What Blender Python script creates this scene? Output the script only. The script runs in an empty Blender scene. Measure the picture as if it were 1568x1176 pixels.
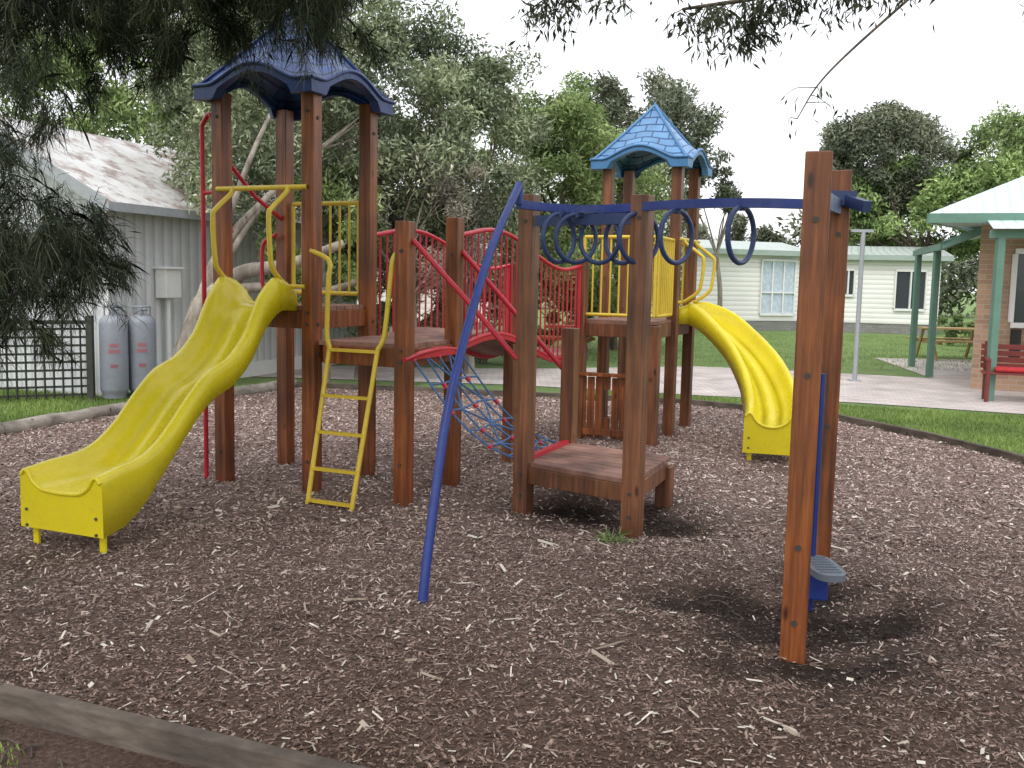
import bpy, math, random
import numpy as np
from mathutils import Vector, Matrix, noise
random.seed(5); rng=np.random.default_rng(5)
sc=bpy.context.scene
V3=Vector
# ---------------------------------------------------------------- materials
def newmat(name):
    m=bpy.data.materials.new(name); m.use_nodes=True
    nt=m.node_tree; b=nt.nodes['Principled BSDF']
    return m,nt,b
def N(nt,t,**k):
    n=nt.nodes.new(t)
    for a,v in k.items(): setattr(n,a,v)
    return n
def ramp(nt,stops,interp='LINEAR'):
    r=N(nt,'ShaderNodeValToRGB'); cr=r.color_ramp; cr.interpolation=interp
    while len(cr.elements)<len(stops): cr.elements.new(0.5)
    for e,(p,c) in zip(cr.elements,stops): e.position=p; e.color=(*c,1)
    return r
def noise_n(nt,vec,scale,detail=4,rough=.55,mapscale=None):
    n=N(nt,'ShaderNodeTexNoise'); n.inputs['Scale'].default_value=scale
    n.inputs['Detail'].default_value=detail; n.inputs['Roughness'].default_value=rough
    if mapscale:
        mp=N(nt,'ShaderNodeMapping'); mp.inputs['Scale'].default_value=mapscale
        nt.links.new(vec,mp.inputs[0]); vec=mp.outputs[0]
    nt.links.new(vec,n.inputs['Vector']); return n
def mixc(nt,fac,a,b,mode='MIX'):
    m=N(nt,'ShaderNodeMix',data_type='RGBA',blend_type=mode)
    for i,s in ((0,fac),(6,a),(7,b)):
        if hasattr(s,'default_value'): nt.links.new(s,m.inputs[i])
        elif i==0: m.inputs[0].default_value=s
        else: m.inputs[i].default_value=(*s,1)
    return m.outputs[2]
def bump(nt,b,h,strength=.3,dist=.01):
    bp=N(nt,'ShaderNodeBump'); bp.inputs['Strength'].default_value=strength; bp.inputs['Distance'].default_value=dist
    nt.links.new(h,bp.inputs['Height']); nt.links.new(bp.outputs[0],b.inputs['Normal'])
def coords(nt,k='Object'): return N(nt,'ShaderNodeTexCoord').outputs[k]

def timber(name,c1,c2,c3,sc3=(26,26,1.3),rough=.5):
    m,nt,b=newmat(name); co=coords(nt)
    n1=noise_n(nt,co,1.0,6,.65,sc3)
    r=ramp(nt,[(.3,c3),(.5,c2),(.68,c1)]); nt.links.new(n1.outputs[0],r.inputs[0])
    n2=noise_n(nt,co,1.7,3); r2=ramp(nt,[(.35,(.55,.53,.53)),(.65,(1.15,1.15,1.15))]); nt.links.new(n2.outputs[0],r2.inputs[0])
    c=mixc(nt,1.0,r.outputs[0],r2.outputs[0],'MULTIPLY')
    v=N(nt,'ShaderNodeTexVoronoi'); v.inputs['Scale'].default_value=1.0
    mp=N(nt,'ShaderNodeMapping'); mp.inputs['Scale'].default_value=(7,7,2.6); nt.links.new(co,mp.inputs[0]); nt.links.new(mp.outputs[0],v.inputs['Vector'])
    rk=ramp(nt,[(.06,(.25,.2,.2)),(.13,(1,1,1))]); nt.links.new(v.outputs['Distance'],rk.inputs[0])
    c=mixc(nt,1.0,c,rk.outputs[0],'MULTIPLY')
    nt.links.new(c,b.inputs['Base Color']); b.inputs['Roughness'].default_value=rough
    bump(nt,b,n1.outputs[0],.35,.004); return m
M_post=timber('stained_timber',(.37,.115,.03),(.22,.062,.016),(.08,.024,.008),rough=.42)
M_post2=timber('weathered_stained_timber',(.28,.11,.045),(.165,.061,.025),(.065,.027,.013),rough=.45)
M_deck=timber('deck_timber',(.38,.21,.16),(.27,.135,.095),(.13,.06,.045),(3,3,3),.6)
M_sleeper=timber('sleeper_timber',(.19,.155,.125),(.12,.095,.075),(.055,.043,.034),(4,4,18),.85)
M_log=timber('grey_log',(.42,.38,.33),(.28,.25,.21),(.14,.12,.10),(4,4,10),.85)
M_bark=timber('bark',(.20,.155,.12),(.11,.085,.065),(.045,.034,.027),(8,8,2),.9)
M_barkpale=timber('pale_bark',(.42,.38,.32),(.27,.235,.19),(.11,.09,.07),(8,8,2),.85)
M_barkdark=timber('dark_bark',(.09,.07,.06),(.05,.04,.034),(.02,.016,.014),(8,8,2),.9)

def paint(name,c,rough=.35,var=.12,dirt=(.4,.35,.3),nsc=3.0,bmp=.05):
    m,nt,b=newmat(name); co=coords(nt)
    n=noise_n(nt,co,nsc,6,.6); r=ramp(nt,[(.3,tuple(x*(1-var) for x in c)),(.7,tuple(min(1,x*(1+var)) for x in c))]); nt.links.new(n.outputs[0],r.inputs[0])
    n2=noise_n(nt,co,nsc*7,5,.7); r2=ramp(nt,[(.55,(0,0,0)),(.78,(.45,.45,.45))]); nt.links.new(n2.outputs[0],r2.inputs[0])
    cc=mixc(nt,r2.outputs[0],r.outputs[0],tuple(x*d for x,d in zip(c,dirt)))
    nt.links.new(cc,b.inputs['Base Color'])
    rr=ramp(nt,[(.3,(rough*.8,)*3),(.7,(min(1,rough*1.5),)*3)]); nt.links.new(n2.outputs[0],rr.inputs[0]); nt.links.new(rr.outputs[0],b.inputs['Roughness'])
    if bmp: bump(nt,b,n2.outputs[0],bmp,.004)
    return m
M_yplastic=paint('yellow_moulded_plastic',(.68,.56,.014),.24,.08,(.6,.55,.8),2.0)
M_ypaint=paint('yellow_painted_steel',(.66,.47,.04),.35,.10)
M_red=paint('red_painted_steel',(.50,.015,.035),.35,.15,(.6,.6,.6))
M_blue=paint('blue_painted_steel',(.014,.036,.21),.35,.18)
M_blued=paint('dark_blue_painted_steel',(.028,.048,.14),.4,.2)
M_steel=paint('galvanised_steel',(.34,.36,.38),.5,.1)
M_bolt=paint('bolt_head',(.05,.045,.04),.5,.1)
M_rope=paint('blue_rope',(.07,.15,.32),.9,.3,nsc=30)
M_grey=paint('grey_rubber_plate',(.13,.15,.18),.5,.15)
M_white=paint('white_trim',(.78,.78,.76),.5,.04)
M_fascia=paint('pale_green_fascia',(.33,.40,.36),.5,.08)
M_green=paint('green_trim_paint',(.12,.23,.18),.5,.1)
M_gas=paint('gas_bottle_steel',(.26,.28,.32),.4,.12,nsc=2)
M_fence=paint('dark_lattice_paint',(.045,.05,.04),.8,.2)
M_benchred=paint('red_stained_bench',(.16,.025,.02),.5,.2)
M_cushion=paint('red_cushion',(.45,.03,.035),.9,.15)
M_picnic=paint('picnic_timber',(.38,.27,.12),.7,.2)
M_dirtlbl=paint('bottle_label',(.45,.15,.18),.6,.3)
def glass():
    m,nt,b=newmat('window_glass'); b.inputs['Base Color'].default_value=(.05,.06,.07,1); b.inputs['Roughness'].default_value=.08; return m
M_glass=glass()
M_curtain=paint('pale_curtain',(.50,.58,.66),.9,.2,nsc=8)
M_dark=paint('dark_interior',(.03,.03,.03),.9,.1)

def roofblue(name,c,line):
    m,nt,b=newmat(name); uv=coords(nt,'UV')
    br=N(nt,'ShaderNodeTexBrick'); nt.links.new(uv,br.inputs['Vector'])
    br.inputs['Scale'].default_value=1; br.inputs['Brick Width'].default_value=.32; br.inputs['Row Height'].default_value=.125
    br.inputs['Mortar Size'].default_value=.011; br.inputs['Mortar Smooth'].default_value=.35
    br.inputs['Color1'].default_value=(*c,1); br.inputs['Color2'].default_value=(*(x*.88 for x in c),1); br.inputs['Mortar'].default_value=(*line,1)
    n=noise_n(nt,coords(nt),5,5); r=ramp(nt,[(.3,(.75,.75,.75)),(.7,(1.1,1.1,1.1))]); nt.links.new(n.outputs[0],r.inputs[0])
    cc=mixc(nt,1,br.outputs[0],r.outputs[0],'MULTIPLY'); nt.links.new(cc,b.inputs['Base Color']); b.inputs['Roughness'].default_value=.38
    iv=N(nt,'ShaderNodeMath',operation='SUBTRACT'); iv.inputs[0].default_value=1; nt.links.new(br.outputs['Fac'],iv.inputs[1])
    bump(nt,b,iv.outputs[0],.9,.012); return m
M_roofA=roofblue('blue_tile_roof_plastic',(.025,.08,.28),(.006,.02,.09))
M_roofB=roofblue('light_blue_tile_roof_plastic',(.14,.31,.56),(.02,.07,.2))
M_roofbandA=paint('blue_roof_band',(.014,.038,.17),.35,.15)
M_roofbandB=paint('light_blue_roof_band',(.065,.20,.42),.35,.15)

def leafmat(name,stops,tr=.3,nsc=.8,lo=.55,hi=1.3):
    m=bpy.data.materials.new(name); m.use_nodes=True; nt=m.node_tree; nt.nodes.clear()
    g=N(nt,'ShaderNodeNewGeometry'); r=ramp(nt,stops); nt.links.new(g.outputs['Random Per Island'],r.inputs[0])
    n=noise_n(nt,g.outputs['Position'],nsc,1); r2=ramp(nt,[(.35,(lo,lo*1.04,lo)),(.65,(hi,hi*.97,hi*.9))]); nt.links.new(n.outputs[0],r2.inputs[0])
    c=mixc(nt,1,r.outputs[0],r2.outputs[0],'MULTIPLY')
    d=N(nt,'ShaderNodeBsdfDiffuse'); nt.links.new(c,d.inputs[0])
    o=N(nt,'ShaderNodeOutputMaterial')
    if tr:
        t=N(nt,'ShaderNodeBsdfTranslucent'); nt.links.new(c,t.inputs[0])
        mx=N(nt,'ShaderNodeMixShader'); mx.inputs[0].default_value=tr; nt.links.new(d.outputs[0],mx.inputs[1]); nt.links.new(t.outputs[0],mx.inputs[2]); nt.links.new(mx.outputs[0],o.inputs[0])
    else: nt.links.new(d.outputs[0],o.inputs[0])
    return m
L_tea=leafmat('tea_tree_leaves',[(0,(.13,.16,.10)),(.4,(.24,.29,.18)),(.75,(.35,.40,.27)),(1,(.48,.50,.39))],0)  # background leaf colours, down to L_grey, are lifted to paint in haze
L_green=leafmat('green_leaves',[(0,(.12,.17,.07)),(.5,(.23,.32,.13)),(1,(.39,.46,.23))],.2)
L_bright=leafmat('bright_green_leaves',[(0,(.13,.18,.075)),(.5,(.22,.32,.12)),(1,(.34,.43,.20))],0,.4)
L_dark=leafmat('dark_olive_leaves',[(0,(.11,.13,.095)),(.6,(.19,.21,.155)),(1,(.27,.29,.22))],0,.5)
L_grey=leafmat('grey_twiggy_leaves',[(0,(.16,.145,.125)),(.5,(.29,.27,.23)),(1,(.44,.41,.35))],0,1)
L_cas=leafmat('casuarina_needles',[(0,(.03,.038,.028)),(.6,(.075,.09,.065)),(1,(.21,.24,.18))],.2,1.5)
L_euc=leafmat('eucalyptus_leaves',[(0,(.04,.05,.03)),(.6,(.10,.12,.08)),(1,(.18,.19,.15))],.25,2)
L_grass=leafmat('grass_blades',[(0,(.13,.20,.05)),(.5,(.21,.31,.09)),(1,(.33,.41,.16))],0,.7,.7,1.15)

def shade_grade(nt,P,c,front_shade,rear_lit):
    """paints tree shade into the mulch colour: dark warm front, paler grey back"""
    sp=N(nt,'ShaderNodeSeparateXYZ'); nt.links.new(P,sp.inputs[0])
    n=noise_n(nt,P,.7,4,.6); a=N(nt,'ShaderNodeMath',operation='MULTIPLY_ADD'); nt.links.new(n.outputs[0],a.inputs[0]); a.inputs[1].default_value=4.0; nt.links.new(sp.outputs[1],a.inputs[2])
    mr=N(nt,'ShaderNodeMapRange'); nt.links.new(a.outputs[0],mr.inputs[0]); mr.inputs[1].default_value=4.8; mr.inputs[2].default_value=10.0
    t=mixc(nt,mr.outputs[0],front_shade,rear_lit); return mixc(nt,1,c,t,'MULTIPLY')
SHADE_TINT=(1.10,.96,.88); LIT_TINT=(2.75,2.75,2.95)  # colour multipliers: painted shade at the front, open light at the rear
def mulchbase():
    m,nt,b=newmat('mulch_bed'); g=N(nt,'ShaderNodeNewGeometry'); P=g.outputs['Position']
    n=noise_n(nt,P,45,8,.7); r=ramp(nt,[(.3,(.04,.027,.021)),(.55,(.105,.075,.06)),(.75,(.20,.155,.13))]); nt.links.new(n.outputs[0],r.inputs[0])
    c=shade_grade(nt,P,r.outputs[0],SHADE_TINT,LIT_TINT)
    a=N(nt,'ShaderNodeAttribute'); a.attribute_name='soil'
    c=mixc(nt,a.outputs['Fac'],c,(.035,.023,.017))
    nt.links.new(c,b.inputs['Base Color']); b.inputs['Roughness'].default_value=.95
    b.inputs['Specular IOR Level'].default_value=.2
    bump(nt,b,n.outputs[0],1,.03); return m
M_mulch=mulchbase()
def chipmat(name,stops,rear_lit=True):
    m,nt,b=newmat(name); g=N(nt,'ShaderNodeNewGeometry')
    r=ramp(nt,stops); nt.links.new(g.outputs['Random Per Island'],r.inputs[0])
    c=shade_grade(nt,g.outputs['Position'],r.outputs[0],SHADE_TINT if rear_lit else (1,1,1),LIT_TINT if rear_lit else (1.1,1.1,1.1)); nt.links.new(c,b.inputs['Base Color']); b.inputs['Roughness'].default_value=.75; return m
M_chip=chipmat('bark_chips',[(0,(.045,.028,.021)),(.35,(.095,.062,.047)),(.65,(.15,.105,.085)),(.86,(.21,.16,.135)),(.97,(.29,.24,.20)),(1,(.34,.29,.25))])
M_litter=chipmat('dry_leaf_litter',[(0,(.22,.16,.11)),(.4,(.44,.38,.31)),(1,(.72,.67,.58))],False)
M_darkchip=chipmat('damp_soil_crumbs',[(0,(.015,.009,.006)),(.7,(.045,.028,.02)),(1,(.09,.06,.045))],False)
def grassmat():
    m,nt,b=newmat('lawn'); g=N(nt,'ShaderNodeNewGeometry'); P=g.outputs['Position']
    n=noise_n(nt,P,1.2,6,.65); r=ramp(nt,[(.3,(.13,.20,.055)),(.55,(.19,.29,.085)),(.75,(.27,.34,.14))]); nt.links.new(n.outputs[0],r.inputs[0])
    n2=noise_n(nt,P,60,4,.8); r2=ramp(nt,[(.3,(.6,.6,.6)),(.7,(1.2,1.2,1.2))]); nt.links.new(n2.outputs[0],r2.inputs[0])
    c=mixc(nt,1,r.outputs[0],r2.outputs[0],'MULTIPLY')
    nt.links.new(c,b.inputs['Base Color']); b.inputs['Roughness'].default_value=.9; bump(nt,b,n2.outputs[0],1,.03); return m
M_lawn=grassmat()
def paving():
    m,nt,b=newmat('brick_paving'); g=N(nt,'ShaderNodeNewGeometry')
    br=N(nt,'ShaderNodeTexBrick'); nt.links.new(g.outputs['Position'],br.inputs['Vector']); br.inputs['Scale'].default_value=1
    br.inputs['Brick Width'].default_value=.24; br.inputs['Row Height'].default_value=.12; br.inputs['Mortar Size'].default_value=.006
    br.inputs['Color1'].default_value=(.58,.51,.48,1); br.inputs['Color2'].default_value=(.48,.42,.40,1); br.inputs['Mortar'].default_value=(.30,.26,.24,1)
    n=noise_n(nt,g.outputs['Position'],1.5,5); r=ramp(nt,[(.3,(.75,.75,.75)),(.7,(1.2,1.2,1.2))]); nt.links.new(n.outputs[0],r.inputs[0])
    nt.links.new(mixc(nt,1,br.outputs[0],r.outputs[0],'MULTIPLY'),b.inputs['Base Color']); b.inputs['Roughness'].default_value=.85; return m
M_pave=paving()
def brickwall(name,a,b_,mo):
    m,nt,b=newmat(name); co=coords(nt,'UV')
    br=N(nt,'ShaderNodeTexBrick'); nt.links.new(co,br.inputs['Vector']); br.inputs['Scale'].default_value=1
    br.inputs['Brick Width'].default_value=.24; br.inputs['Row Height'].default_value=.086; br.inputs['Mortar Size'].default_value=.006
    br.inputs['Color1'].default_value=(*a,1); br.inputs['Color2'].default_value=(*b_,1); br.inputs['Mortar'].default_value=(*mo,1)
    nt.links.new(br.outputs[0],b.inputs['Base Color']); b.inputs['Roughness'].default_value=.9; return m
M_brick=brickwall('tan_brick',(.46,.29,.19),(.33,.20,.13),(.42,.37,.32))
M_base=brickwall('grey_base_block',(.26,.26,.24),(.20,.20,.19),(.15,.15,.14))
def ribbed(name,c,freq,axis='X',c2=None,rough=.5,strength=.6,rust=False):
    m,nt,b=newmat(name); uv=coords(nt,'UV')
    w=N(nt,'ShaderNodeTexWave',wave_type='BANDS',bands_direction=axis); w.inputs['Scale'].default_value=freq; nt.links.new(uv,w.inputs['Vector'])
    n=noise_n(nt,coords(nt),1.2,6,.7); c2=c2 or tuple(x*.75 for x in c)
    r=ramp(nt,[(.35,c2),(.65,c)]); nt.links.new(n.outputs[0],r.inputs[0]); cc=r.outputs[0]
    if rust:
        n3=noise_n(nt,coords(nt),2.2,8,.75); r3=ramp(nt,[(.47,(0,0,0)),(.60,(.9,.9,.9))]); nt.links.new(n3.outputs[0],r3.inputs[0])
        cc=mixc(nt,r3.outputs[0],cc,(.24,.14,.11))
    rw=ramp(nt,[(.0,(.75,.75,.75)),(.25,(1,1,1))]); nt.links.new(w.outputs[0],rw.inputs[0])
    nt.links.new(mixc(nt,1,cc,rw.outputs[0],'MULTIPLY'),b.inputs['Base Color']); b.inputs['Roughness'].default_value=rough
    bump(nt,b,w.outputs[0],strength,.02); return m
M_shedwall=ribbed('ribbed_shed_wall',(.66,.67,.68),1.6,'X',(.57,.58,.59))
M_shedroof=ribbed('rusty_corrugated_roof',(.76,.76,.76),3.5,'X',(.62,.60,.58),.45,.6,True)
M_board=ribbed('cream_weatherboard',(.88,.87,.84),1.7,'Y',(.83,.82,.79),.6,.4)
M_cabroof=ribbed('pale_green_roof',(.48,.54,.50),1.2,'X',(.42,.47,.44))
M_bldroof=ribbed('pale_grey_green_roof',(.62,.74,.75),1.5,'X',(.54,.66,.67),.4,.3)

# ---------------------------------------------------------------- mesh tools
def E(name,loc=(0,0,0)):
    o=bpy.data.objects.new(name,None); o.location=loc; o.empty_display_size=.2; sc.collection.objects.link(o); return o
def cr(pts,n):
    P=[V3(p) for p in pts]; out=[]
    Q=[P[0]*2-P[1]]+P+[P[-1]*2-P[-2]]
    for i in range(len(P)-1):
        a,b,c,d=Q[i:i+4]
        for k in range(n):
            t=k/n; out.append(.5*((2*b)+(c-a)*t+(2*a-5*b+4*c-d)*t*t+(3*b-a-3*c+d)*t**3))
    out.append(P[-1]); return out
class MB:
    def __init__(s): s.V=[];s.F=[];s.I=[];s.S=[];s.UV={}
    def add(s,vs,fs,mi=0,smooth=False,uv=None):
        o=len(s.V); s.V+= [V3(v) for v in vs]
        for j,f in enumerate(fs):
            if uv: s.UV[len(s.F)]=[uv[k] for k in f]
            s.F.append([o+k for k in f]); s.I.append(mi); s.S.append(smooth)
    def hexa(s,b,t,mi=0):
        s.add(list(b)+list(t),[(3,2,1,0),(4,5,6,7),(0,1,5,4),(1,2,6,5),(2,3,7,6),(3,0,4,7)],mi)
    def box(s,c,size,rz=0,mi=0):
        c=V3(c); R=Matrix.Rotation(rz,3,'Z'); x,y,z=[q/2 for q in size]
        b=[c+R@V3(p) for p in((-x,-y,-z),(x,-y,-z),(x,y,-z),(-x,y,-z))]; t=[q+V3((0,0,2*z)) for q in b]; s.hexa(b,t,mi)
    def beam(s,p0,p1,w,h,mi=0):
        p0,p1=V3(p0),V3(p1); d=(p1-p0).normalized(); up=V3((0,0,1)) if abs(d.z)<.95 else V3((1,0,0))
        l=d.cross(up).normalized(); u=l.cross(d).normalized()
        def q(p): return [p-l*w/2-u*h/2,p+l*w/2-u*h/2,p+l*w/2+u*h/2,p-l*w/2+u*h/2]
        s.hexa(q(p0),q(p1),mi)
    def post(s,x,y,z0,z1,w=.115,rz=-.43,mi=0):
        s.box((x,y,(z0+z1)/2),(w,w,z1-z0),rz,mi)
    def tube(s,pts,r,mi=0,seg=8,closed=False,r2=None):
        P=[V3(p) for p in pts]; n=len(P); rings=[]; nv=None
        for i in range(n):
            if closed: t=(P[(i+1)%n]-P[i-1]).normalized()
            else: t=(P[min(i+1,n-1)]-P[max(i-1,0)]).normalized()
            if nv is None:
                up=V3((0,0,1)) if abs(t.z)<.9 else V3((1,0,0)); nv=t.cross(up).normalized()
            nv=(nv-t*nv.dot(t)).normalized(); b=t.cross(nv)
            rr=r if r2 is None else r+(r2-r)*i/(n-1)
            rings.append([P[i]+(nv*math.cos(a)+b*math.sin(a))*rr for a in [2*math.pi*k/seg for k in range(seg)]])
        vs=[v for q in rings for v in q]; fs=[]
        for i in range(n if closed else n-1):
            j=(i+1)%n
            for k in range(seg):
                l=(k+1)%seg; fs.append((i*seg+k,i*seg+l,j*seg+l,j*seg+k))
        s.add(vs,fs,mi,True)
        if not closed: s.add(rings[0],[tuple(range(seg))[::-1]],mi); s.add(rings[-1],[tuple(range(seg))],mi)
    def quad(s,a,b,c,d,mi=0,uvs=None):
        s.add([a,b,c,d],[(0,1,2,3)],mi,False,uvs)
    def obj(s,name,mats,parent=None,bevel=0,subd=0):
        me=bpy.data.meshes.new(name); off=parent.location if parent else V3((0,0,0))
        me.from_pydata([v-off for v in s.V],[],s.F); 
        for m in mats: me.materials.append(m)
        me.polygons.foreach_set('material_index',s.I); me.polygons.foreach_set('use_smooth',s.S)
        if s.UV:
            u=me.uv_layers.new(name='UVMap')
            for pi,uvs in s.UV.items():
                for k,li in enumerate(me.polygons[pi].loop_indices): u.data[li].uv=uvs[k]
        me.update(); o=bpy.data.objects.new(name,me); sc.collection.objects.link(o)
        if parent: o.parent=parent
        if bevel:
            b=o.modifiers.new('b','BEVEL'); b.width=bevel; b.segments=2; b.limit_method='ANGLE'
        return o
def npmesh(name,V,k,mat,parent=None,tri=False):
    """V: (n,k,3) array, k verts per face"""
    n=V.shape[0]; me=bpy.data.meshes.new(name); me.vertices.add(n*k); me.vertices.foreach_set('co',V.reshape(-1).astype(np.float32))
    me.loops.add(n*k); me.loops.foreach_set('vertex_index',np.arange(n*k,dtype=np.int32))
    me.polygons.add(n); me.polygons.foreach_set('loop_start',np.arange(0,n*k,k,dtype=np.int32)); me.polygons.foreach_set('loop_total',np.full(n,k,dtype=np.int32))
    me.materials.append(mat); me.update(calc_edges=True); o=bpy.data.objects.new(name,me); sc.collection.objects.link(o)
    if parent: o.parent=parent; o.matrix_parent_inverse=Matrix.Translation(-parent.location) 
    return o
def unit(a): return a/np.maximum(np.linalg.norm(a,axis=1,keepdims=True),1e-6)
def leaves(P,L,W,droop=.0,spread=1.0):
    n=len(P); d=rng.normal(size=(n,3))*spread; d[:,2]-=droop; d=unit(d)
    s=unit(np.cross(d,rng.normal(size=(n,3)))); l=(L*rng.uniform(.6,1.4,n))[:,None]; w=(W*rng.uniform(.6,1.3,n))[:,None]
    return np.stack([P,P+d*l*.45+s*w*.5,P+d*l,P+d*l*.45-s*w*.5],1)

def strands(P,D,L,W,sag=.3):
    """two-segment drooping ribbons"""
    n=len(P); s=unit(np.cross(D,rng.normal(size=(n,3)))); l=(L*rng.uniform(.5,1.3,n))[:,None]; w=W*rng.uniform(.6,1.2,n)[:,None]
    A=P; B=P+D*l*.5; D2=unit(D+np.array([0,0,-sag])+rng.normal(size=(n,3))*.15); C=B+D2*l*.5
    return np.stack([A-s*w*.5,A+s*w*.5,B+s*w*.5,C,B-s*w*.5],1)

# ---------------------------------------------------------------- camera, light
cd=bpy.data.cameras.new('camera'); cam=bpy.data.objects.new('camera',cd); sc.collection.objects.link(cam); sc.camera=cam
cd.sensor_width=36; cd.lens=33.98; cd.clip_end=1500; cd.clip_start=.05
R=Matrix.Rotation(math.pi/2-math.radians(6.1),3,'X')@Matrix.Rotation(math.radians(1.2),3,'Z')
cam.matrix_world=Matrix.Translation((0,0,1.7))@R.to_4x4()
w=bpy.data.worlds.new('World'); sc.world=w; w.use_nodes=True; nt=w.node_tree; nt.nodes.clear()
sk=N(nt,'ShaderNodeTexSky',sky_type='NISHITA'); sk.sun_disc=False; SE,SR=math.radians(52),math.radians(200); sk.sun_elevation=SE; sk.sun_rotation=SR; sk.dust_density=4; sk.air_density=1.5
hs=N(nt,'ShaderNodeHueSaturation'); hs.inputs['Saturation'].default_value=.25; nt.links.new(sk.outputs[0],hs.inputs['Color'])
b1=N(nt,'ShaderNodeBackground'); b1.inputs[1].default_value=.07; nt.links.new(hs.outputs[0],b1.inputs[0])
b2=N(nt,'ShaderNodeBackground'); b2.inputs[0].default_value=(.94,.96,1,1); b2.inputs[1].default_value=1.25
ad=N(nt,'ShaderNodeAddShader'); nt.links.new(b1.outputs[0],ad.inputs[0]); nt.links.new(b2.outputs[0],ad.inputs[1])
wo=N(nt,'ShaderNodeOutputWorld'); nt.links.new(ad.outputs[0],wo.inputs[0])
sl=bpy.data.lights.new('sun','SUN'); sl.energy=1.1; sl.angle=math.radians(22); sl.color=(1,.97,.93); so=bpy.data.objects.new('sun',sl); sc.collection.objects.link(so)
sd=V3((math.sin(SR)*math.cos(SE),math.cos(SR)*math.cos(SE),math.sin(SE))); so.rotation_euler=sd.to_track_quat('Z','Y').to_euler()
sc.view_settings.view_transform='Standard'; sc.view_settings.look='None'; sc.view_settings.exposure=0

# ---------------------------------------------------------------- ground
poly=[(5.1,9.47),(4.76,10.94),(4.19,12.37),(2.56,13.62),(-.5,14.3),(-3.37,14.86),(-4.72,11.68),(-5.32,9.93),(-5.7,8),(-5.2,6),(-3.9,4.40),(-1.98,3.62),(-.45,3.02),(1.5,2.25),(3.5,1.46),(4.6,4),(5.1,7)]
PC=np.array([0,8.5]); PA=np.array(poly)
# lawn: one sheet to the horizon with the pit opening in it
vs=[];n=len(poly)
for p in poly: vs.append((p[0],p[1],-.03))
for p in poly:
    q=PC+(np.array(p)-PC)*3.0; vs.append((q[0],q[1],-.03))
for p in poly:
    q=np.array(p)-PC; q=PC+q/np.linalg.norm(q)*700; vs.append((q[0],q[1],-.03))
fs=[(r*n+i,r*n+(i+1)%n,(r+1)*n+(i+1)%n,(r+1)*n+i) for r in(0,1) for i in range(n)]
me=bpy.data.meshes.new('grass_lawn_ground'); me.from_pydata(vs,[],fs); me.materials.append(M_lawn); o=bpy.data.objects.new('grass_lawn_ground',me); sc.collection.objects.link(o)
def boundary(n):
    segs=[]; 
    for i in range(len(poly)):
        a=PA[i]; b=PA[(i+1)%len(poly)]; k=max(2,int(np.linalg.norm(b-a)/.09))
        for j in range(k): segs.append(a+(b-a)*j/k)
    return np.array(segs)
B=boundary(0); nb=len(B); nr=100
# (x, y, radius, depth, bare-soil strength)
pits=[(1.0,6.7,.40,.03,.8),(1.62,4.95,.66,.08,1.5),(1.35,4.3,.38,.03,1.0),(.35,7.0,.45,.03,.6),(-2.85,5.4,.4,.04,.4),(2.5,8.9,.4,.04,.4),(-1.35,6.8,.35,.03,.35),(.95,7.2,.5,.03,.9),(1.25,6.55,.22,.02,.8),(.95,5.0,.35,.01,.5)]
mounds=[(.72,4.75,.30,.05),(2.35,5.1,.35,.05),(.45,5.9,.3,.03)]
def gz(x,y):
    z=.012*noise.noise(V3((x*1.3,y*1.3,0)))+.022*noise.noise(V3((x*4,y*4,3)))*.6+.012*noise.noise(V3((x*12,y*12,7)))
    for px,py,pr,pd,ps in pits: z-=pd*math.exp(-((x-px)**2+(y-py)**2)/(pr*pr))
    for px,py,pr,pd in mounds: z+=pd*math.exp(-((x-px)**2+(y-py)**2)/(pr*pr))
    return z
def soilf(x,y):
    s=0
    for px,py,pr,pd,ps in pits: s+=ps*math.exp(-((x-px)**2+(y-py)**2)/(pr*pr))
    s*=.75+.9*noise.noise(V3((x*3,y*3,1))); return max(0,min(1,s))
vs=[];fs=[];soil=[]
for i in range(nr+1):
    t=i/nr
    for b in B:
        p=PC+(b-PC)*t; z=gz(p[0],p[1]) if i<nr else -.01; vs.append((p[0],p[1],z)); soil.append(soilf(p[0],p[1]))
for i in range(nr):
    for k in range(nb):
        l=(k+1)%nb; fs.append((i*nb+k,(i+1)*nb+k,(i+1)*nb+l,i*nb+l) if i else (k,nb+k,nb+l))
me=bpy.data.meshes.new('mulch_ground'); me.from_pydata(vs,[],fs); at=me.attributes.new('soil','FLOAT','POINT'); at.data.foreach_set('value',soil)
me.materials.append(M_mulch); me.polygons.foreach_set('use_smooth',[True]*len(fs)); me.update()
mo=bpy.data.objects.new('mulch_ground',me); sc.collection.objects.link(mo)
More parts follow.
